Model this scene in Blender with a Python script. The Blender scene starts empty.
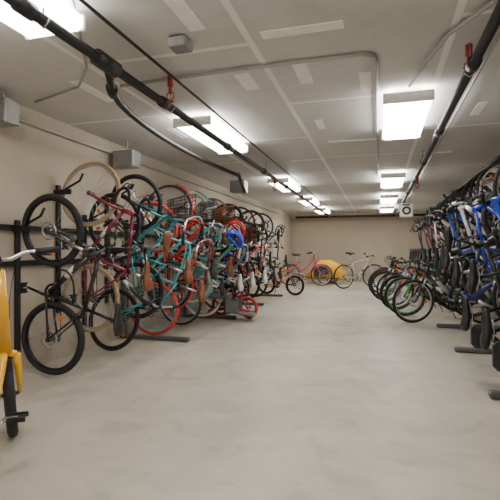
import bpy, math, random
from mathutils import Vector, Matrix
random.seed(7)
V=Vector
pi=math.pi
HC=1.12; H=2.45; XL=-3.16; XR=1.8; YB=16.2; YF=-3.0
FPX=442.0; TH=math.atan(129/442.0)

# ---------------------------------------------------------------- materials
_m={}
def mat(name,col,rough=.5,metal=0.0,var=.08,scale=30,emit=0,coat=0):
    if name in _m: return _m[name]
    m=bpy.data.materials.new(name); m.use_nodes=True
    nt=m.node_tree; b=nt.nodes['Principled BSDF']
    b.inputs['Roughness'].default_value=rough
    b.inputs['Metallic'].default_value=metal
    if coat: b.inputs['Coat Weight'].default_value=coat
    tc=nt.nodes.new('ShaderNodeTexCoord'); n=nt.nodes.new('ShaderNodeTexNoise')
    n.inputs['Scale'].default_value=scale
    r=nt.nodes.new('ShaderNodeValToRGB')
    r.color_ramp.elements[0].position=.3; r.color_ramp.elements[1].position=.7
    c0=[max(0,c*(1-var)) for c in col]; c1=[min(1,c*(1+var)) for c in col]
    r.color_ramp.elements[0].color=(*c0,1); r.color_ramp.elements[1].color=(*c1,1)
    nt.links.new(tc.outputs['Object'],n.inputs['Vector'])
    nt.links.new(n.outputs['Fac'],r.inputs['Fac'])
    nt.links.new(r.outputs['Color'],b.inputs['Base Color'])
    if emit:
        b.inputs['Emission Color'].default_value=(*col,1)
        b.inputs['Emission Strength'].default_value=emit
    _m[name]=m
    return m
PAL=dict(black=(.012,.012,.014),tyre=(.016,.016,.017),dark=(.03,.03,.034),grey=(.14,.14,.15),silver=(.55,.55,.56),
 steel=(.5,.5,.52),teal=(.0,.25,.27),aqua=(.09,.46,.46),red=(.50,.008,.010),crimson=(.26,.008,.04),coral=(.62,.05,.045),
 tan=(.42,.29,.16),brown=(.20,.065,.025),white=(.78,.78,.76),cream=(.72,.67,.55),blue=(.005,.04,.50),navy=(.008,.02,.12),
 royal=(.01,.09,.70),yellow=(.80,.42,.01),orange=(.75,.15,.005),green=(.06,.38,.03),lime=(.35,.6,.04),pink=(.72,.02,.13),purple=(.16,.04,.25))
def pm(c,kind='paint'):
    col=PAL[c]
    if kind=='paint': return mat('paint_'+c,col,.28,0,.04,coat=.5)
    if kind=='rubber': return mat('rubber_'+c,col,.8,0,.15,60)
    if kind=='metal': return mat('metal_'+c,col,.3,.9,.05)
    if kind=='plastic': return mat('plastic_'+c,col,.5,0,.1)
    if kind=='leather': return mat('leather_'+c,col,.55,0,.18,40)

# ---------------------------------------------------------------- mesh builder
class MB:
    def __init__(s): s.v=[];s.f=[];s.mi=[];s.mats=[];s.sm=[]
    def m(s,mt):
        if mt not in s.mats: s.mats.append(mt)
        return s.mats.index(mt)
    def add(s,vs,fs,mt,smooth=True):
        o=len(s.v); k=s.m(mt); s.v+= [V(a) for a in vs]
        for f in fs: s.f.append([i+o for i in f]); s.mi.append(k); s.sm.append(smooth)
    def tube(s,path,r,mt,n=8,closed=False,flat=1.0):
        P=[V(p) for p in path]; L=len(P)
        rs=r if isinstance(r,(list,tuple)) else [r]*L
        def tan(i):
            if closed: t=P[(i+1)%L]-P[i-1]
            elif i==0: t=P[1]-P[0]
            elif i==L-1: t=P[-1]-P[-2]
            else: t=(P[i+1]-P[i]).normalized()+(P[i]-P[i-1]).normalized()
            return t.normalized()
        t=tan(0); a=V((0,1,0)) if abs(t.y)<.9 else V((1,0,0))
        nrm=(a-t*a.dot(t)).normalized()
        vs=[]
        for i in range(L):
            t=tan(i); nrm=(nrm-t*nrm.dot(t)).normalized(); b=t.cross(nrm)
            for k in range(n):
                an=2*pi*k/n
                vs.append(P[i]+(nrm*math.cos(an)*flat+b*math.sin(an))*rs[i])
        fs=[]
        for i in range(L if closed else L-1):
            j=(i+1)%L
            for k in range(n):
                k2=(k+1)%n
                fs.append([i*n+k,i*n+k2,j*n+k2,j*n+k])
        if not closed:
            fs.append(list(range(n))[::-1]); fs.append([(L-1)*n+k for k in range(n)])
        s.add(vs,fs,mt,n>4)
    def box(s,c,sz,mt,rot=None,bev=0):
        c=V(c); hx,hy,hz=[a/2 for a in sz]
        R=rot or Matrix.Identity(3)
        if bev<=0:
            vs=[c+R@V((x,y,z)) for x in(-hx,hx) for y in(-hy,hy) for z in(-hz,hz)]
            fs=[[0,1,3,2],[4,6,7,5],[0,4,5,1],[2,3,7,6],[0,2,6,4],[1,5,7,3]]
            s.add(vs,fs,mt,False); return
        vs=[];idx={}
        for x in(-1,1):
            for y in(-1,1):
                for z in(-1,1):
                    for ax in range(3):
                        p=[x*(hx-bev),y*(hy-bev),z*(hz-bev)]
                        p[ax]=[x*hx,y*hy,z*hz][ax]
                        idx[(x,y,z,ax)]=len(vs); vs.append(c+R@V(p))
        fs=[]
        for ax in range(3):
            o=[a for a in range(3) if a!=ax]
            for sg in(-1,1):
                q=[]
                for (a,b) in((-1,-1),(1,-1),(1,1),(-1,1)):
                    k=[0,0,0];k[ax]=sg;k[o[0]]=a;k[o[1]]=b; q.append(idx[(*k,ax)])
                fs.append(q)
        for ax in range(3):
            o=[a for a in range(3) if a!=ax]
            for a in(-1,1):
                for b in(-1,1):
                    k1=[0,0,0];k1[ax]=-1;k1[o[0]]=a;k1[o[1]]=b
                    k2=k1[:];k2[ax]=1
                    fs.append([idx[(*k1,o[0])],idx[(*k2,o[0])],idx[(*k2,o[1])],idx[(*k1,o[1])]])
        for x in(-1,1):
            for y in(-1,1):
                for z in(-1,1): fs.append([idx[(x,y,z,a)] for a in range(3)])
        s.add(vs,fs,mt,False)
    def rev(s,c,prof,mt,n=36,axis=(0,1,0),a0=0,a1=None,closedprof=True):
        c=V(c); ax=V(axis).normalized()
        h=V((1,0,0)) if abs(ax.x)<.9 else V((0,0,1))
        u=(h-ax*h.dot(ax)).normalized(); w=u.cross(ax)
        full=a1 is None
        if full: a1=a0+2*pi
        cnt=n if full else n+1
        m=len(prof); vs=[]
        for i in range(cnt):
            a=a0+(a1-a0)*i/n
            d=u*math.cos(a)+w*math.sin(a)
            for (r,o) in prof: vs.append(c+d*r+ax*o)
        fs=[]
        for i in range(n):
            j=(i+1)%cnt if full else i+1
            for k in range(m if closedprof else m-1):
                k2=(k+1)%m
                fs.append([i*m+k,j*m+k,j*m+k2,i*m+k2])
        s.add(vs,fs,mt,True)
    def obj(s,name,M=None):
        me=bpy.data.meshes.new(name)
        me.from_pydata([tuple(a) for a in s.v],[],s.f)
        for mt in s.mats: me.materials.append(mt)
        me.polygons.foreach_set('material_index',s.mi)
        me.polygons.foreach_set('use_smooth',s.sm)
        me.update()
        import bmesh
        bm=bmesh.new(); bm.from_mesh(me); bmesh.ops.recalc_face_normals(bm,faces=bm.faces); bm.to_mesh(me); bm.free()
        o=bpy.data.objects.new(name,me); bpy.context.collection.objects.link(o)
        if M is not None: o.matrix_world=M
        return o
def bez(a,b,c,d,n=8):
    a,b,c,d=V(a),V(b),V(c),V(d); r=[]
    for i in range(n+1):
        t=i/n; r.append(a*(1-t)**3+b*3*t*(1-t)**2+c*3*t*t*(1-t)+d*t**3)
    return r

# ---------------------------------------------------------------- bicycle
def wheel(B,c,R,tw,tyre,rim,spoke,nsp=28,deep=0,disc=False):
    c=V(c); rr=R-tw/2
    B.rev(c,[(rr+math.cos(2*pi*k/8)*tw/2,math.sin(2*pi*k/8)*tw/2) for k in range(8)],tyre,48)
    ri=rr-tw*.42
    B.rev(c,[(ri+.006,-tw*.3),(ri+.006,tw*.3),(ri-.014-deep,tw*.22),(ri-.014-deep,-tw*.22)],rim,48)
    B.rev(c,[(.004,-.05),(.012,-.05),(.012,-.034),(.024,-.034),(.024,-.028),(.014,-.024),(.014,.024),(.024,.028),(.024,.034),(.012,.034),(.012,.05),(.004,.05)],pm('grey','metal'),12)
    for i in range(nsp):
        a=2*pi*i/nsp; sd=1 if i%2 else -1
        off=.42*(1 if (i//2)%2 else -1)
        p0=c+V((math.cos(a+off)*.022,sd*.03,math.sin(a+off)*.022))
        p1=c+V((math.cos(a)*(ri-.01),0,math.sin(a)*(ri-.01)))
        B.tube([p0,p1],.0014,spoke,3)
    if disc: B.rev(c+V((0,.042,0)),[(.06,-.001),(.08,-.001),(.08,.001),(.06,.001)],pm('steel','metal'),20)
    a=random.uniform(0,6)
    B.box(c+V((math.cos(a)*ri*.7,0,math.sin(a)*ri*.7)),(.045,.012,.03),pm('orange','plastic'),Matrix.Rotation(-a,3,'Y'))
def fender(B,c,R,w,a0,a1,mt):
    B.rev(c,[(R+.012,-w/2),(R+.024,-w*.25),(R+.027,0),(R+.024,w*.25),(R+.012,w/2),(R+.009,w/2),(R+.021,w*.2),(R+.024,0),(R+.021,-w*.2),(R+.009,-w/2)],mt,18,a0=a0,a1=a1)

def bike(name,M,style='mtb',frame='black',tyre='tyre',rim='dark',saddle='black',spoke='steel',grip='black',bar=None,
         R=.335,wb=1.04,steer=0,fend=None,rack=False,basket=None,lock=False,seatz=None,kick=False,tw=None,fork=None,crank0=.6,
         train=False,hl=None,hr=.0235,childseat=False,bottle=False,bag=None):
    B=MB()
    fm=pm(frame); ty=pm(tyre,'rubber'); rm=pm(rim,'metal' if rim in('silver','steel','dark','grey') else 'paint')
    sp=pm(spoke,'metal'); gm=pm(grip,'rubber'); blk=pm('dark','metal'); sil=pm('silver','metal'); black=pm('black','plastic')
    tw=tw or {'mtb':.052,'road':.028,'cruiser':.05,'step':.042,'hybrid':.038}[style]
    mtb=style=='mtb'; bar=bar or {'mtb':'flat','road':'drop','cruiser':'sweep','step':'sweep','hybrid':'flat'}[style]
    rear=V((0,0,R)); front=V((wb,0,R)); bb=V((.43*wb/1.04,0,.285 if R>.28 else R+.01))
    wheel(B,rear,R,tw,ty,rm,sp,disc=mtb)
    st=V((-.31,0,.95)).normalized()
    fs=V((-.325,0,.946)).normalized(); pf=V((.946,0,.325))
    P0=front-pf*.045
    cr=P0+fs*(R+(.085 if mtb else .045))
    hb=cr+fs*.02
    hl=hl or {'mtb':.12,'road':.15,'cruiser':.14,'step':.17,'hybrid':.15}[style]*(R/.335)
    ht=hb+fs*hl
    sl={'mtb':.42,'road':.52,'cruiser':.40,'step':.46,'hybrid':.47}[style]*(R/.335)
    sct=bb+st*sl
    tr=.020 if mtb else (.0155 if style=='road' else .0178)
    B.tube([hb,ht],hr,fm,12)
    B.tube([bb-V((0,.037,0)),bb+V((0,.037,0))],.024,fm,12)
    B.tube([bb,sct],tr*.95,fm,10)
    if style in('mtb','road','hybrid'):
        B.tube([sct-st*.02,ht-fs*.03],tr*.95,fm,10)
        B.tube([bb,bb.lerp(hb,.5),hb+fs*.025],tr*1.25 if mtb else tr*1.1,fm,10)
        dc=pm('white' if frame not in('white','silver') else 'dark','plastic')
        B.tube([bb.lerp(hb,.42),bb.lerp(hb,.62)],(tr*1.25 if mtb else tr*1.1)+.0012,dc,10)
    elif style=='step':
        B.tube(bez(ht-fs*.03,ht-fs*.03+V((-.16,0,-.14)),bb+V((.12,0,.25)),bb+st*.17,10),tr,fm,10)
        B.tube(bez(hb+fs*.02,hb+V((-.12,0,-.16)),bb+V((.22,0,.02)),bb,10),tr*1.1,fm,10)
    else:
        B.tube(bez(ht-fs*.03,ht+V((-.22,0,.04)),sct+V((.22,0,-.02)),sct-st*.06,10),tr,fm,10)
        B.tube(bez(ht-fs*.07,ht+V((-.25,0,-.06)),bb+V((.02,0,.36)),rear+V((.16,0,.13)),12),tr*.7,fm,8)
        B.tube(bez(hb+fs*.02,hb+V((-.16,0,-.2)),bb+V((.2,0,.02)),bb,10),tr*1.1,fm,10)
    for y in(-1,1):
        d=rear+V((0,y*.062,0))
        B.tube([sct-st*.03+V((0,y*.016,0)),sct.lerp(rear,.35)+V((0,y*.045,0)),d],[.009,.009,.008],fm,7)
        B.tube([bb+V((-.02,y*.025,0)),bb.lerp(rear,.3)+V((0,y*.045,0)),d],[.011,.011,.009],fm,7)
        B.box(d,(.04,.006,.04),fm)
    # cable along the frame
    B.tube([ht+V((0,.03,-.02)),sct+V((.02,.022,.0)),rear.lerp(sct,.4)+V((0,.05,.02))],.0025,black,4)
    if bottle:
        a=bb.lerp(hb,.35)+V((-.03,0,.05)); b=bb.lerp(hb,.62)+V((-.03,0,.05)); B.tube([a,b,b.lerp(b+(b-a),.2)],[.035,.035,.018],pm('silver','plastic'),10)
    sz=seatz if seatz else (.93 if R>.28 else R*2.6)
    k=(sz-sct.z)/st.z; k=max(k,.05)
    top=sct+st*k
    B.tube([sct-st*.02,top],.0135,sil if style!='mtb' else blk,8)
    B.tube([sct-st*.012,sct+st*.012],.022,blk,10)
    sm=pm(saddle,'leather'); wide=1.3 if style in('cruiser','step') else 1.0
    stn=[(-.125,.050,.016),(-.115,.070,.03),(-.07,.078,.04),(-.01,.060,.038),(.05,.034,.033),(.10,.024,.028),(.14,.020,.022),(.15,.010,.010)]
    vs=[];n=12
    for (x,w,h) in stn:
        for q in range(n):
            a=2*pi*q/n; yy=math.cos(a)*w*wide; zz=math.sin(a)*h*(.7 if math.sin(a)>0 else 1.0)*(1.25 if wide>1 else 1)
            if math.sin(a)<0: yy*=.85
            vs.append(top+V((x,yy,.045+zz+(.012 if x<-.05 else 0))))
    fc=[]
    for i in range(len(stn)-1):
        for q in range(n): q2=(q+1)%n; fc.append([i*n+q,i*n+q2,(i+1)*n+q2,(i+1)*n+q])
    fc.append(list(range(n))); fc.append([(len(stn)-1)*n+q for q in range(n)][::-1])
    B.add(vs,fc,sm)
    for y in(-.02,.02): B.tube([top+V((-.10,y*1.6,.02)),top+V((-.04,y,0)),top+V((.04,y,0)),top+V((.11,y*.4,.02))],.0035,sil,5)
    B.box(top,(.04,.045,.03),blk)
    if bag: B.box(top+V((-.17,0,-.06)),(.20,.10,.13),pm(bag,'leather'),bev=.03)
    rs=-1; cc=bb+V((0,rs*.05,0)); CR=.088
    B.rev(cc,[(CR-.02,-.002),(CR,-.002),(CR,.002),(CR-.02,.002)],blk if mtb else sil,28)
    for i in range(5):
        a=2*pi*i/5+.3; B.tube([cc,cc+V((math.cos(a)*(CR-.01),0,math.sin(a)*(CR-.01)))],.006,blk,5)
    B.rev(rear+V((0,rs*.042,0)),[(.01,-.012),(.05,-.004),(.05,.0),(.035,.008),(.01,.008)],pm('grey','metal'),18)
    u=CR*.98
    B.tube([cc+V((0,0,u)),rear+V((0,rs*.044,.045))],.0045,blk,5)
    B.tube([cc+V((0,0,-u)),rear+V((.03,rs*.044,-.07 if mtb or style=='road' else -.045)),rear+V((0,rs*.044,-.05))],.0045,blk,5)
    if style=='cruiser' or style=='step':
        B.tube([cc+V((.03,-.012,CR+.0)),cc.lerp(rear,.5)+V((0,-.012,.10)),rear+V((.02,rs*.06,.06))],.014,sil if style=='step' else fm,6,flat=.4)
    if mtb or style in('road','hybrid'):
        B.tube([rear+V((.0,rs*.05,-.03)),rear+V((.03,rs*.05,-.10))],.012,blk,6)
    for sgn in(-1,1):
        a=crank0+(0 if sgn<0 else pi)
        p0=bb+V((0,sgn*.062,0)); p1=p0+V((math.cos(a)*.17,sgn*.015,math.sin(a)*.17))*(R/.335)
        B.tube([p0,p1],[.013,.010],blk if mtb else sil,6)
        pc=p1+V((0,sgn*.055,0)); B.tube([p1,pc],.006,sil,6)
        B.box(pc,(.09,.075,.008),black); B.box(pc+V((.04,0,0)),(.012,.085,.024),black); B.box(pc-V((.04,0,0)),(.012,.085,.024),black)
    B.box(sct.lerp(rear,.18)+V((-.015,0,.01)),(.03,.08,.02),blk)
    if fend:
        fe=pm(fend); fender(B,rear,R,tw+.02,.35*pi*.5+.3,pi*1.08,fe)
        for y in(-1,1): B.tube([rear+V((0,y*.05,0)),rear+V((math.cos(pi*.95)*(R+.015),y*(tw/2+.005),math.sin(pi*.95)*(R+.015)))],.003,sil,4)
    if rack or childseat:
        z=R*2+.05
        for y in(-.05,.05):
            B.tube([(.10,y,z),(-.27,y,z),(-.30,y*.5,z)],.006,blk,5)
            B.tube([rear+V((-.01,y*1.2,.02)),(-.13,y,z)],.005,blk,5); B.tube([rear+V((.0,y*1.2,.02)),(.0,y,z)],.005,blk,5)
        for x in(-.27,-.15,-.03,.08): B.tube([(x,-.05,z),(x,.05,z)],.005,blk,5)
    if childseat:
        g=pm('grey','plastic'); z=R*2+.10
        B.box((-.08,0,z),(.28,.26,.05),g,bev=.02)
        B.box((-.24,0,z+.22),(.05,.28,.46),g,Matrix.Rotation(-.18,3,'Y'),bev=.02)
        for y in(-1,1):
            B.box((-.14,y*.14,z+.1),(.2,.03,.2),g,bev=.012)
            B.box((.03,y*.15,z-.16),(.09,.05,.28),g,bev=.02)
        B.tube([(-.22,-.06,z+.36),(-.19,-.05,z+.15),(-.1,0,z+.06)],.01,pm('red','plastic'),5);B.tube([(-.22,.06,z+.36),(-.19,.05,z+.15),(-.1,0,z+.06)],.01,pm('red','plastic'),5)
    if lock:
        B.tube(bez(bb+V((.1,.03,.12)),bb+V((.3,.09,.1)),bb+V((.25,.09,.4)),sct+V((.05,.03,-.12)),8),.009,black,6)
    if kick:
        B.tube([bb+V((-.06,.03,-.02)),(bb.x-.16,.17,.01)],.008,blk,6)
    if train:
        for y in(-1,1):
            B.tube([rear+V((0,y*.05,0)),rear+V((-.02,y*.2,-.05))],.007,blk,5)
            B.rev(rear+V((-.02,y*.22,-R+.07)),[(.07,-.012),(.07,.012),(.02,.012),(.02,-.012)],ty,18)
            B.tube([rear+V((-.02,y*.2,-.05)),rear+V((-.02,y*.22,-R+.07))],.007,blk,5)
    s0=len(B.v)
    wheel(B,front,R,tw,ty,rm,sp,disc=mtb)
    fk=pm(fork) if fork else fm
    if mtb:
        for y in(-1,1):
            a=cr+V((0,y*.062,0)); b=front+V((0,y*.062,0)); mid=a.lerp(b,.42)
            B.tube([a+fs*.01,mid],.014,sil,8); B.tube([mid,b],[.021,.017],pm('dark','paint') if not fork else fk,8)
        B.box(cr,(.05,.16,.035),pm('dark','paint') if not fork else fk,bev=.01)
        B.tube([cr.lerp(front,.36)+V((.02,-.062,0)),cr.lerp(front,.33)+V((.05,0,.03)),cr.lerp(front,.36)+V((.02,.062,0))],.012,pm('dark','paint'),6)
    else:
        kk=1.5 if hr>.03 else 1
        B.tube([cr+V((0,-.055,0)),cr+V((0,0,.015)),cr+V((0,.055,0))],.014*kk,fk,8)
        for y in(-1,1):
            B.tube([cr+V((0,y*.055,0)),cr.lerp(front,.6)+V((-.012,y*.057,0)),front+V((0,y*.055,0))],[.015*kk,.012*kk,.008*kk],fk,8)
        B.box(cr+V((.03,0,-.01)),(.025,.09,.03),blk)
    spc=ht+fs*(.05 if style!='road' else .03)
    B.tube([ht,spc+fs*.015],.016,blk,10)
    if bar=='sweep': spc=spc+fs*.05; B.tube([ht,spc],.012,sil,8)
    ext={'flat':.08,'drop':.10,'sweep':.05}[bar]
    bc=spc+V((ext,0,.012))
    B.tube([spc,bc],.014,sil if style=='cruiser' else blk,8); B.tube([bc-V((0,.022,0)),bc+V((0,.022,0))],.02,blk,8)
    bm=sil if bar=='sweep' or style in('hybrid','cruiser') else (blk)
    for y in(-1,1):
        if bar=='flat':
            pts=[bc,bc+V((0,y*.07,.0)),bc+V((-.01,y*.14,.03)),bc+V((-.03,y*.31,.035))]
            B.tube(pts,.0125,bm,8); g0,g1=pts[-1].lerp(pts[-2],.68),pts[-1]+V((-.002,y*.008,0))
            B.tube([g0,g1],.0175,gm,8)
            lv=g0+V((.01,-y*.015,-.005)); B.box(lv,(.035,.03,.025),blk)
            B.tube([lv,lv+V((.05,y*.02,-.01)),lv+V((.045,y*.10,-.02))],.006,blk,5)
        elif bar=='sweep':
            pts=bez(bc,bc+V((.06,y*.22,.10)),bc+V((-.02,y*.33,.08)),bc+V((-.24,y*.31,.05)),10)
            B.tube(pts,.011,bm,8); B.tube(pts[-4:],.0175,gm,8)
            lv=pts[-5]; B.tube([lv,lv+V((.02,y*.01,-.04)),lv+V((-.10,y*.02,-.05))],.006,sil,5)
        else:
            pts=[bc,bc+V((0,y*.17,0))]+bez(bc+V((.0,y*.2,0)),bc+V((.10,y*.205,.01)),bc+V((.15,y*.21,-.03)),bc+V((.09,y*.215,-.10)),6)+[bc+V((.03,y*.22,-.13)),bc+V((-.04,y*.22,-.13))]
            B.tube(pts,.0145,pm('black','rubber') if grip=='black' else gm,8)
            lv=bc+V((.10,y*.208,.01)); B.tube([lv,lv+V((.05,0,.03))],.015,black,6); B.tube([lv+V((.04,0,.02)),lv+V((.06,0,-.04)),lv+V((.02,0,-.09))],.006,blk,5)
        B.tube(bez(bc+V((.02,y*.18,.03)),bc+V((.16,y*.12,.06)),bc+V((.14,y*.03,-.1)),cr+V((.0,y*.03,.05)),8),.0028,black,4)
    if fend: fender(B,front,R,tw+.02,.28,pi*.86,pm(fend))
    if basket:
        bk=pm(basket,'plastic'); o=bc+V((.04,0,-.17)); L,W,Hh=.25,.34,.22
        solid=basket=='brown'
        def loop(z,k): return [o+V((x,y,z)) for x,y in((.0,-W/2*k),(L*k,-W/2*k),(L*k,W/2*k),(0,W/2*k))]
        nr=14 if solid else 7
        for q in range(nr):
            k=.8+.2*q/(nr-1); B.tube(loop(Hh*q/(nr-1),k),.009 if solid else (.006 if q==nr-1 else .0036),bk,5,closed=True)
        nv=9
        for q in range(nv):
            y=-1+2*q/(nv-1)
            B.tube([o+V((0,y*W/2*.8,0)),o+V((0,y*W/2,Hh))],.0036,bk,4)
            B.tube([o+V((L*.8,y*W/2*.8,0)),o+V((L,y*W/2,Hh))],.0036,bk,4)
            B.tube([o+V((0,y*W/2*.8,0)),o+V((L*.8,y*W/2*.8,0))],.0036 if not solid else .018,bk,4)
        for q in range(1,6):
            for y in(-1,1): B.tube([o+V((L*.8*q/6,y*W/2*.8,0)),o+V((L*q/6,y*W/2,Hh))],.0036,bk,4)
        B.tube([front+V((0,.06,0)),o+V((L*.5,.1,0))],.004,bk,4);B.tube([front+V((0,-.06,0)),o+V((L*.5,-.1,0))],.004,bk,4)
    if steer:
        Rm=Matrix.Translation(P0)@Matrix.Rotation(steer,4,fs)@Matrix.Translation(-P0)
        for i in range(s0,len(B.v)): B.v[i]=Rm@B.v[i]
    return B.obj(name,M)

def Mx(fwd,up,org,sc=1.0):
    f=V(fwd).normalized(); u=V(up); u=(u-f*u.dot(f)).normalized(); l=u.cross(f)
    return Matrix.Translation(V(org))@Matrix(((f.x,l.x,u.x,0),(f.y,l.y,u.y,0),(f.z,l.z,u.z,0),(0,0,0,1)))@Matrix.Scale(sc,4)
def hang(name,side,y,zlow,up='front',yaw=0,gap=.07,lean=0,**k):
    wb=k.get('wb',1.04)
    xw=(XL+gap) if side<0 else (XR-gap)
    out=V((-side*math.cos(yaw),math.sin(yaw),0))
    if up=='front': org=V((xw,y,zlow)); M=Mx((0,lean,1),out,org)
    else: org=V((xw,y,zlow+wb)); M=Mx((0,lean,-1),out,org)
    return bike(name,M,**k)
def stand(name,x,y,ang,sc=1.0,lift=0,**k):
    f=V((math.cos(ang),math.sin(ang),0))
    return bike(name,Mx(f,(0,0,1),(x,y,lift),sc),**k)

# ---------------------------------------------------------------- room
def nodes_mat(name): 
    m=bpy.data.materials.new(name); m.use_nodes=True
    return m,m.node_tree,m.node_tree.nodes['Principled BSDF']
def noise_chain(nt,b,specs,base,rough):
    tc=nt.nodes.new('ShaderNodeTexCoord'); prev=None
    for (scale,detail,c0,c1,p0,p1,dist) in specs:
        n=nt.nodes.new('ShaderNodeTexNoise'); n.inputs['Scale'].default_value=scale; n.inputs['Detail'].default_value=detail
        n.inputs['Distortion'].default_value=dist
        nt.links.new(tc.outputs['Object'],n.inputs['Vector'])
        r=nt.nodes.new('ShaderNodeValToRGB'); r.color_ramp.elements[0].position=p0; r.color_ramp.elements[1].position=p1
        r.color_ramp.elements[0].color=(c0,c0,c0,1); r.color_ramp.elements[1].color=(c1,c1,c1,1)
        nt.links.new(n.outputs['Fac'],r.inputs['Fac'])
        mx=nt.nodes.new('ShaderNodeMix'); mx.data_type='RGBA'; mx.blend_type='MULTIPLY'; mx.inputs[0].default_value=1
        if prev is None: mx.inputs[6].default_value=(*base,1)
        else: nt.links.new(prev,mx.inputs[6])
        nt.links.new(r.outputs['Color'],mx.inputs[7]); prev=mx.outputs[2]
    nt.links.new(prev,b.inputs['Base Color']); b.inputs['Roughness'].default_value=rough
    return prev,tc
fm_,nt,b=nodes_mat('concrete_floor')
noise_chain(nt,b,[(.8,8,.84,1.0,.38,.62,.8),(3.5,10,.90,1.0,.35,.65,.8),(60,3,.93,1.0,.3,.7,0),(1.3,12,.84,1.0,.38,.46,1.6),(7,12,.88,1.0,.32,.37,1.0)],(.535,.485,.405),.48)
wm_,nt,b=nodes_mat('wall_paint')
noise_chain(nt,b,[(1.2,5,.90,1.0,.35,.65,.2),(25,4,.95,1.0,.3,.7,0)],(.44,.38,.30),.8)
bmp=nt.nodes.new('ShaderNodeBump'); nz=nt.nodes.new('ShaderNodeTexNoise'); nz.inputs['Scale'].default_value=40; bmp.inputs['Strength'].default_value=.15; bmp.inputs['Distance'].default_value=.01
nt.links.new(nz.outputs['Fac'],bmp.inputs['Height']); nt.links.new(bmp.outputs['Normal'],b.inputs['Normal'])
cm_,nt,b=nodes_mat('ceiling_board')
prev,tc=noise_chain(nt,b,[(1.0,5,.86,1.0,.35,.65,.3),(12,5,.93,1.0,.3,.7,.4)],(.66,.655,.64),.6)
mp=nt.nodes.new('ShaderNodeMapping'); mp.inputs['Rotation'].default_value=(0,0,pi/2); mp.inputs['Location'].default_value=(.3,.79,0)
nt.links.new(tc.outputs['Object'],mp.inputs['Vector'])
br=nt.nodes.new('ShaderNodeTexBrick'); br.inputs['Scale'].default_value=1; br.inputs['Brick Width'].default_value=2.44; br.inputs['Row Height'].default_value=1.22
br.inputs['Mortar Size'].default_value=.026; br.inputs['Mortar Smooth'].default_value=.3
br.inputs['Color1'].default_value=(0,0,0,1);br.inputs['Color2'].default_value=(0,0,0,1);br.inputs['Mortar'].default_value=(1,1,1,1)
nt.links.new(mp.outputs['Vector'],br.inputs['Vector'])
mx=nt.nodes.new('ShaderNodeMix'); mx.data_type='RGBA'; nt.links.new(br.outputs['Color'],mx.inputs[0]); nt.links.new(prev,mx.inputs[6]); mx.inputs[7].default_value=(.86,.85,.82,1)
nt.links.new(mx.outputs[2],b.inputs['Base Color'])

def slab(name,x0,x1,y0,y1,z0,z1,mt):
    B=MB(); B.box(((x0+x1)/2,(y0+y1)/2,(z0+z1)/2),(x1-x0,y1-y0,z1-z0),mt); return B.obj(name)
slab('floor',XL-.2,XR+.2,YF-.2,YB+.2,-.1,0,fm_)
slab('ceiling',XL-.2,XR+.2,YF-.2,YB+.2,H,H+.1,cm_)
slab('wall_left',XL-.2,XL,YF,YB,0,H,wm_)
slab('wall_right',XR,XR+.2,YF,YB,0,H,wm_)
slab('wall_back',XL-.2,XR+.2,YB,YB+.2,0,H,wm_)
slab('wall_front',XL-.2,XR+.2,YF-.2,YF,0,H,wm_)

tape=mat('tape',(.9,.89,.86),.6,0,.05,10)
B=MB()
for (x,y,l,w,a) in [(-.45,2.65,.5,.09,0),(-.55,3.3,.1,.42,0),(-1.05,2.3,.1,.35,0),(-1.0,3.35,.12,.34,0),(-.1,3.6,.09,.4,.0),(.25,2.4,.3,.08,0),(.85,2.6,.5,.07,.0),(-2.3,3.2,.09,.5,0),(-.2,5.5,.8,.06,0),(-.6,4.7,.08,.35,0),(.9,4.6,.08,.4,0),(-2.2,4.6,.08,.4,0),(.75,6.5,.4,.08,0),(-1.0,6.5,.5,.06,0)]:
    B.box((x,y,H-.002),(l,w,.004),tape,Matrix.Rotation(a,3,'Z'))
B.obj('trim_1')

# ---------------------------------------------------------------- lights
hous=mat('fixture_white',(.8,.8,.78),.4); dif=mat('fixture_diffuser',(1.0,.97,.91),.4,0,0,emit=20)
def fixture(x,y):
    B=MB(); L,W=1.28,.40
    B.box((0,0,-.015),(W*.5,L*.9,.03),hous,bev=.004)
    for s in(-1,1): B.box((0,s*(L/2-.012),-.08),(W,.022,.09),hous,bev=.006)
    pr=[(-W/2+.05,-.03),(-W/2+.008,-.05),(-W/2+.008,-.10),(-W/2+.04,-.125),(W/2-.04,-.125),(W/2-.008,-.10),(W/2-.008,-.05),(W/2-.05,-.03)]
    vs=[(px,yy,pz) for yy in(-L/2+.023,L/2-.023) for px,pz in pr]
    n=len(pr)
    B.add(vs,[[i,(i+1)%n,(i+1)%n+n,i+n] for i in range(n)],dif,False)
    return B.obj('fluorescent_light',Matrix.Translation((x,y,H)))
for y in(-1.7,1.45,4.6,8.4,11.4,14.2): fixture(-1.75,y)
for y in(-1.7,1.2,4.45,8.4,11.4,14.2): fixture(.23,y)

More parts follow.
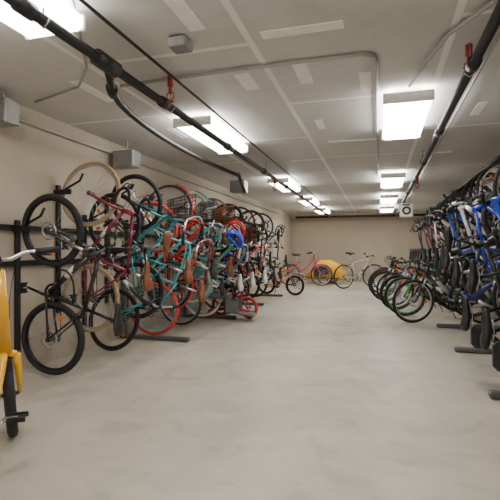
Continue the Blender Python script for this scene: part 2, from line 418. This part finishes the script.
# ---------------------------------------------------------------- pipes
iron=mat('black_iron',(.022,.022,.024),.45,.3); galv=mat('galvanised',(.32,.32,.32),.45,.6); cond=mat('conduit_paint',(.36,.36,.35),.5,.2)
redm=mat('valve_red',(.35,.03,.02),.5)
def pipe(name,pts,r,mt,fit=None,n=12):
    B=MB(); B.tube(pts,r,mt,n)
    if fit:
        for y in fit:
            p0=V(pts[0]);p1=V(pts[-1]); t=(y-p0.y)/(p1.y-p0.y); c=p0.lerp(p1,t)
            B.tube([c-V((0,.05,0)),c+V((0,.05,0))],r*1.35,mt,n)
            B.tube([c+V((0,.12,0)),V((c.x,c.y+.12,H))],.005,galv,6)
            B.tube([V((c.x-r*1.3,c.y+.12,c.z)),V((c.x,c.y+.12,c.z-r*1.3)),V((c.x+r*1.3,c.y+.12,c.z))],.006,galv,6)
    return B.obj(name)
pipe('sprinkler_pipe',[(-1.6,YF,2.26),(-1.6,15.6,2.26)],.030,iron,[1.7,3.1,4.6,6.2,7.8,9.4,11,12.6,14.2])
pipe('sprinkler_pipe',[(.56,YF,2.27),(.56,15.6,2.27)],.030,iron,[1.6,3.0,4.6,6.2,7.8,9.4,11,12.6])
pipe('sprinkler_pipe',[(XL+.3,15.6,2.28),(XR,15.6,2.28)],.04,iron)
pipe('sprinkler_pipe',[(1.5,2.0,2.32),(1.5,15.6,2.32)],.03,iron)
pipe('conduit',[(-1.43,YF,2.37),(-1.43,15,2.37)],.010,iron)
pipe('conduit',[(.7,YF,2.42),(.7,14,2.42)],.010,cond)
B=MB(); B.tube([(-1.6,2.35,2.26),(-1.75,2.62,2.26)]+bez((-1.85,2.8,2.26),(-2.15,3.4,2.27),(-2.3,5.2,2.3),(-1.95,6.1,2.2),10)+[(-1.95,6.4,2.0)],.027,iron,10)
B.tube([(-1.6,2.25,2.26),(-1.6,2.45,2.26)],.050,iron,12); B.tube([(-1.8,2.7,2.26),(-1.86,2.82,2.26)],.040,iron,12)
B.obj('drain_pipe')
B=MB(); B.tube([(-1.95,3.05,2.41),(-1.0,3.05,2.43),(-.1,3.05,2.43),(-.03,3.1,2.43),(-.02,3.2,2.43),(-.02,8.1,2.43)],.014,cond,8); B.obj('conduit')
B=MB(); B.tube([(-2.9,3.2,2.42),(-2.3,3.0,2.42),(-2.0,2.7,2.42),(-1.5,1.9,2.42),(-1.5,1.0,2.42)],.010,cond,8); B.obj('conduit')
B=MB(); B.tube([(.23,3.72,2.42),(.28,3.3,2.38),(.4,2.9,2.42),(.62,2.5,2.42),(.62,1.0,2.42)],.013,cond,8); B.obj('conduit')
B=MB(); B.tube([(XL+.03,-1,2.3),(XL+.03,14,2.3)],.014,cond,8); B.obj('conduit')
def sprink(x,y,z):
    B=MB(); B.tube([(x,y,z),(x,y,z-.07)],.014,redm,8); B.tube([(x,y,z+.06),(x,y,z-.02)],.022,redm,10)
    B.tube([(x-.025,y,z-.07),(x-.03,y,z-.1),(x,y,z-.13),(x+.03,y,z-.1),(x+.025,y,z-.07)],.005,redm,6,closed=True)
    B.rev((x,y,z-.135),[(0.001,0),(.03,0),(.03,.003),(.001,.003)],redm,14,axis=(0,0,1)); B.obj('sprinkler_head')
sprink(-1.52,3.05,2.38); sprink(.56,3.15,2.4); sprink(-1.6,6.9,2.2); sprink(.56,7.2,2.2)
def jbox(x,y,z,s):
    B=MB(); B.box((x,y,z),s,galv,bev=.006); B.box((x,y-s[1]/2-.003,z),(s[0]*.9,.006,s[2]*.9),galv)
    B.tube([(x,y,z+s[2]/2),(x,y,H)],.012,cond,8); B.obj('junction_box')
jbox(-3.0,2.95,2.26,(.2,.15,.2)); jbox(-2.95,4.75,2.22,(.28,.18,.2)); jbox(-2.3,7.2,2.2,(.26,.2,.2)); jbox(-1.2,2.55,2.41,(.12,.12,.06))
B=MB(); sw=mat('sign_white',(.8,.8,.78),.4); sb=mat('sign_black',(.03,.03,.03),.5)
B.box((.56,10,1.97),(.27,.1,.3),sw,bev=.02); B.rev((.56,9.945,1.96),[(.05,0),(.09,0),(.09,-.01),(.05,-.01)],sb,24)
B.box((.56,9.945,2.08),(.16,.008,.03),sb); B.tube([(.5,10,2.1),(.5,10,2.27)],.006,galv,6); B.tube([(.62,10,2.1),(.62,10,2.27)],.006,galv,6); B.obj('hanging_sign')

# ---------------------------------------------------------------- racks
rk=mat('rack_black',(.02,.02,.022),.45,.4); gr=mat('rack_grey',(.12,.125,.13),.5,.5)
def rackside(side,ys,tops,feet,railz,fl=.94):
    B=MB(); xw=XL if side<0 else XR; o=-side
    for z in railz: B.box((xw+o*.03,(ys[0]+ys[-1])/2,z),(.03,ys[-1]-ys[0]+.5,.05),rk,bev=.005)
    for y,zt in zip(ys,tops):
        B.box((xw+o*.02,y,zt-.55),(.035,.05,1.3),rk,bev=.005)
        B.tube([(xw+o*.03,y,zt+.02),(xw+o*.3,y-.03,zt+.13),(xw+o*.34,y-.03,zt+.2)],.012,rk,8)
        B.box((xw+o*.12,y-.06,zt+.02),(.2,.02,.05),rk)
    for y in feet:
        B.box((xw+o*fl/2,y,.03),(fl,.08,.05),gr,bev=.01); B.box((xw+o*.05,y,.5),(.06,.06,1.0),gr,bev=.01)
    return B.obj('bike_rack')

LY=[3.25,3.78,4.2,4.62,5.05,5.45,5.85,6.25,6.65,7.05,7.45,7.85,8.25,8.65,9.05,9.45,9.85,10.25]
LO=.37; HI=.64
specs=[
 ('mountain_bike',.34,'front',dict(style='mtb',frame='black',lock=True,steer=.1,R=.325,wb=.95)),
 ('road_bike',HI,'front',dict(style='road',frame='crimson',tyre='tan',rim='silver',saddle='brown',tw=.036,steer=-.15)),
 ('mountain_bike',LO,'rear',dict(style='hybrid',frame='black',rim='dark',tyre='tyre',fork='teal',saddle='brown')),
 ('city_bike',HI,'front',dict(style='step',frame='teal',basket='black',saddle='brown',fend=None,steer=.2)),
 ('cruiser_bike',LO,'front',dict(style='cruiser',frame='aqua',tyre='coral',rim='aqua',saddle='brown',grip='brown',steer=.2)),
 ('city_bike',HI,'front',dict(style='step',frame='red',tyre='tyre',rim='silver',saddle='black',fend='red',basket='black')),
 ('mountain_bike',LO,'front',dict(style='hybrid',frame='crimson',tyre='tyre',rim='silver',saddle='black')),
 ('cruiser_bike',HI,'front',dict(style='cruiser',frame='aqua',tyre='cream',rim='silver',saddle='brown',fend='aqua',grip='brown',basket='brown')),
 ('city_bike',LO,'front',dict(style='step',frame='aqua',tyre='cream',rim='silver',saddle='white',grip='white',childseat=True)),
 ('road_bike',HI,'front',dict(style='road',frame='red',tyre='tan',rim='silver',saddle='black')),
 ('cruiser_bike',LO,'front',dict(style='cruiser',frame='aqua',tyre='tyre',rim='silver',saddle='white',basket='brown')),
 ('mountain_bike',HI,'front',dict(style='mtb',frame='blue')),
 ('city_bike',LO,'front',dict(style='step',frame='pink',tyre='tyre',rim='silver',saddle='white')),
 ('road_bike',HI,'front',dict(style='road',frame='black',tyre='tyre')),
 ('mountain_bike',LO,'front',dict(style='mtb',frame='orange')),
 ('mountain_bike',HI,'rear',dict(style='mtb',frame='grey')),
 ('hybrid_bike',LO,'front',dict(style='hybrid',frame='silver')),
 ('road_bike',HI,'front',dict(style='road',frame='navy')),
]
for y,(nm,z,up,k) in zip(LY,specs):
    k.setdefault('crank0',random.uniform(0,6)); k.setdefault('steer',random.uniform(-.25,.25))
    hang(nm,-1,y,z,up,yaw=random.uniform(-.16,.12),**k)
rackside(-1,LY,[1.29]+[z+1.04 for _,z,_,_ in specs[1:]],[4.95,6.8,8.6,10.4],[1.0,1.32])

rs=[(3.3,'mountain_bike',.345,'front',dict(style='mtb',frame='black',saddle='black',bag='black')),
 (3.75,'mountain_bike',.68,'front',dict(style='mtb',frame='royal',fork='white',saddle='black')),
 (4.15,'mountain_bike',.345,'front',dict(style='mtb',frame='black',rim='silver',bag='black')),
 (4.6,'hybrid_bike',.68,'front',dict(style='hybrid',frame='blue',rim='silver',tyre='tyre',grip='white')),
 (5.05,'mountain_bike',.42,'rear',dict(style='mtb',frame='navy')),
 (5.55,'mountain_bike',.78,'front',dict(style='mtb',frame='silver',rim='silver')),
 (6.05,'road_bike',.78,'front',dict(style='road',frame='dark')),
 (6.6,'mountain_bike',.78,'front',dict(style='mtb',frame='royal')),
 (7.55,'mountain_bike',.78,'front',dict(style='mtb',frame='black')),(8.25,'road_bike',.78,'front',dict(style='road',frame='white')),
 (8.95,'hybrid_bike',.78,'front',dict(style='hybrid',frame='black')),(9.65,'mountain_bike',.78,'front',dict(style='mtb',frame='crimson')),
 (10.35,'mountain_bike',.78,'front',dict(style='mtb',frame='grey')),(11.05,'road_bike',.78,'front',dict(style='road',frame='navy')),(11.75,'mountain_bike',.78,'front',dict(style='mtb',frame='black'))]
for y,nm,z,up,k in rs:
    k.setdefault('crank0',random.uniform(0,6)); k.setdefault('steer',random.uniform(-.2,.2))
    hang(nm,1,y,z,up,yaw=random.uniform(-.1,.12),gap=.12 if y<5.3 else .07,**k)
rackside(1,[a[0] for a in rs],[a[2]+1.04 for a in rs],[3.72,5.3,6.9],[1.0,1.35],fl=1.0)

def nose(name,xf,yf,ang,**k):
    wb=k.get('wb',1.04); stand(name,xf-math.cos(ang)*wb,yf-math.sin(ang)*wb,ang,kick=True,**k)
nose('hybrid_bike',.50,7.2,pi+.16,style='mtb',frame='black',steer=.25,rim='silver',tw=.045,bottle=True)
nose('mountain_bike',.42,7.95,pi+.08,style='mtb',frame='black',fork='green',rim='green',steer=-.2,grip='green')
nose('mountain_bike',.32,8.65,pi+.05,style='mtb',frame='dark',fork='red',steer=.3)
nose('road_bike',.28,9.35,pi,style='road',frame='teal',steer=.1)
nose('mountain_bike',.14,10.1,pi+.1,style='mtb',frame='orange',steer=-.1)
nose('mountain_bike',.08,10.8,pi,style='mtb',frame='black',steer=.2)
nose('hybrid_bike',.1,11.5,pi,style='hybrid',frame='navy',steer=.2)
nose('mountain_bike',.15,12.3,pi,style='mtb',frame='black',steer=-.2)

stand('hybrid_bike',-.98,13.0,.72,sc=1.05,style='hybrid',frame='silver',rim='silver',kick=True,steer=-.3)
stand('city_bike',-2.72,13.8,.08,style='step',frame='pink',rim='silver',kick=True,steer=.1,wb=1.0,fend='pink')
stand('kids_bike',-2.6,7.1,-.3,style='step',frame='red',R=.18,wb=.58,tyre='coral',saddle='black',kick=True,train=True)
stand('kids_bike',-2.75,10.9,-.2,style='mtb',frame='orange',R=.25,wb=.78,kick=True)
B=MB(); ye=mat('trailer_fabric',(.80,.44,.01),.7,0,.08,15); bk=pm('black','rubber')
prof=[(-.55,.25,.16),(-.52,.42,.30),(-.34,.66,.33),(-.04,.80,.33),(.22,.78,.33),(.46,.58,.31),(.68,.36,.24),(.74,.24,.16)]
vs=[];n=14
for (x,zt,w) in prof:
    for q in range(n):
        a=2*pi*q/n; ca,sa=math.cos(a),math.sin(a)
        sx=abs(ca)**.5*(1 if ca>=0 else -1); sz=abs(sa)**.5*(1 if sa>=0 else -1)
        zm=(zt+.16)/2; vs.append((x,sx*w,zm+sz*(zt-.16)/2))
fs=[]
for i in range(len(prof)-1):
    for q in range(n): q2=(q+1)%n; fs.append([i*n+q,i*n+q2,(i+1)*n+q2,(i+1)*n+q])
B.add(vs,fs+[list(range(n)),[(len(prof)-1)*n+q for q in range(n)]],ye)
for y in(-1,1):
    wheel(B,(-.02,y*.38,.25),.25,.045,bk,pm('silver','metal'),pm('steel','metal'),20)
    B.box((.14,y*.337,.44),(.5,.012,.3),pm('black','plastic'),Matrix.Rotation(.2,3,'Y'),bev=.004)
    B.tube([(-.45,y*.3,.2),(.6,y*.3,.2)],.014,pm('dark','metal'),8)
B.tube([(.6,.3,.2),(.9,.38,.3),(1.2,.38,.4)],.013,pm('dark','metal'),8)
B.obj('child_bike_trailer',Matrix.Translation((-1.62,14.8,0))@Matrix.Rotation(pi-.2,4,'Z'))

a=math.radians(122); wbc=.98; fx,fy=-2.13,2.16
stand('cargo_bike',fx-math.cos(a)*wbc,fy-math.sin(a)*wbc,a,style='cruiser',frame='yellow',R=.25,wb=wbc,hl=.50,hr=.036,steer=.25,saddle='black',rim='dark',bar='flat',tw=.06,seatz=.9,crank0=0)

def helmet(x,y,z,c1,c2):
    B=MB()
    for k in range(5):
        pts=[]
        off=(k-2)*.032
        for i in range(13):
            a=pi*i/12; rr=math.sqrt(max(.001,1-(off/.1)**2))
            pts.append((math.cos(a)*.14*(.6+.4*rr),off*(1+.15*math.sin(a)),math.sin(a)*.125*(.55+.45*rr)))
        B.tube(pts,.017,pm(c1 if k%2==0 else c2),8)
    B.tube([(math.cos(2*pi*i/24)*.135,math.sin(2*pi*i/24)*.095,0) for i in range(24)],.016,pm(c1),8,closed=True)
    B.tube([(0,-.08,0),(0,-.06,-.12),(0,.06,-.12),(0,.08,0)],.005,pm('black','plastic'),5)
    return B.obj('bicycle_helmet',Matrix.Translation((x,y,z))@Matrix.Rotation(.9,4,'Y')@Matrix.Rotation(.4,4,'Z'))
helmet(-1.98,5.95,1.26,'blue','royal'); helmet(-2.03,6.2,1.42,'red','red')

w=bpy.data.worlds.new('World'); bpy.context.scene.world=w; w.use_nodes=True
w.node_tree.nodes['Background'].inputs[0].default_value=(.8,.8,.8,1); w.node_tree.nodes['Background'].inputs[1].default_value=.3
cd=bpy.data.cameras.new('camera'); cam=bpy.data.objects.new('camera',cd); bpy.context.collection.objects.link(cam)
cd.sensor_width=36; cd.lens=FPX/500*36; cam.location=(0,0,HC); cam.rotation_euler=(pi/2,0,TH); cd.clip_start=.05
bpy.context.scene.camera=cam
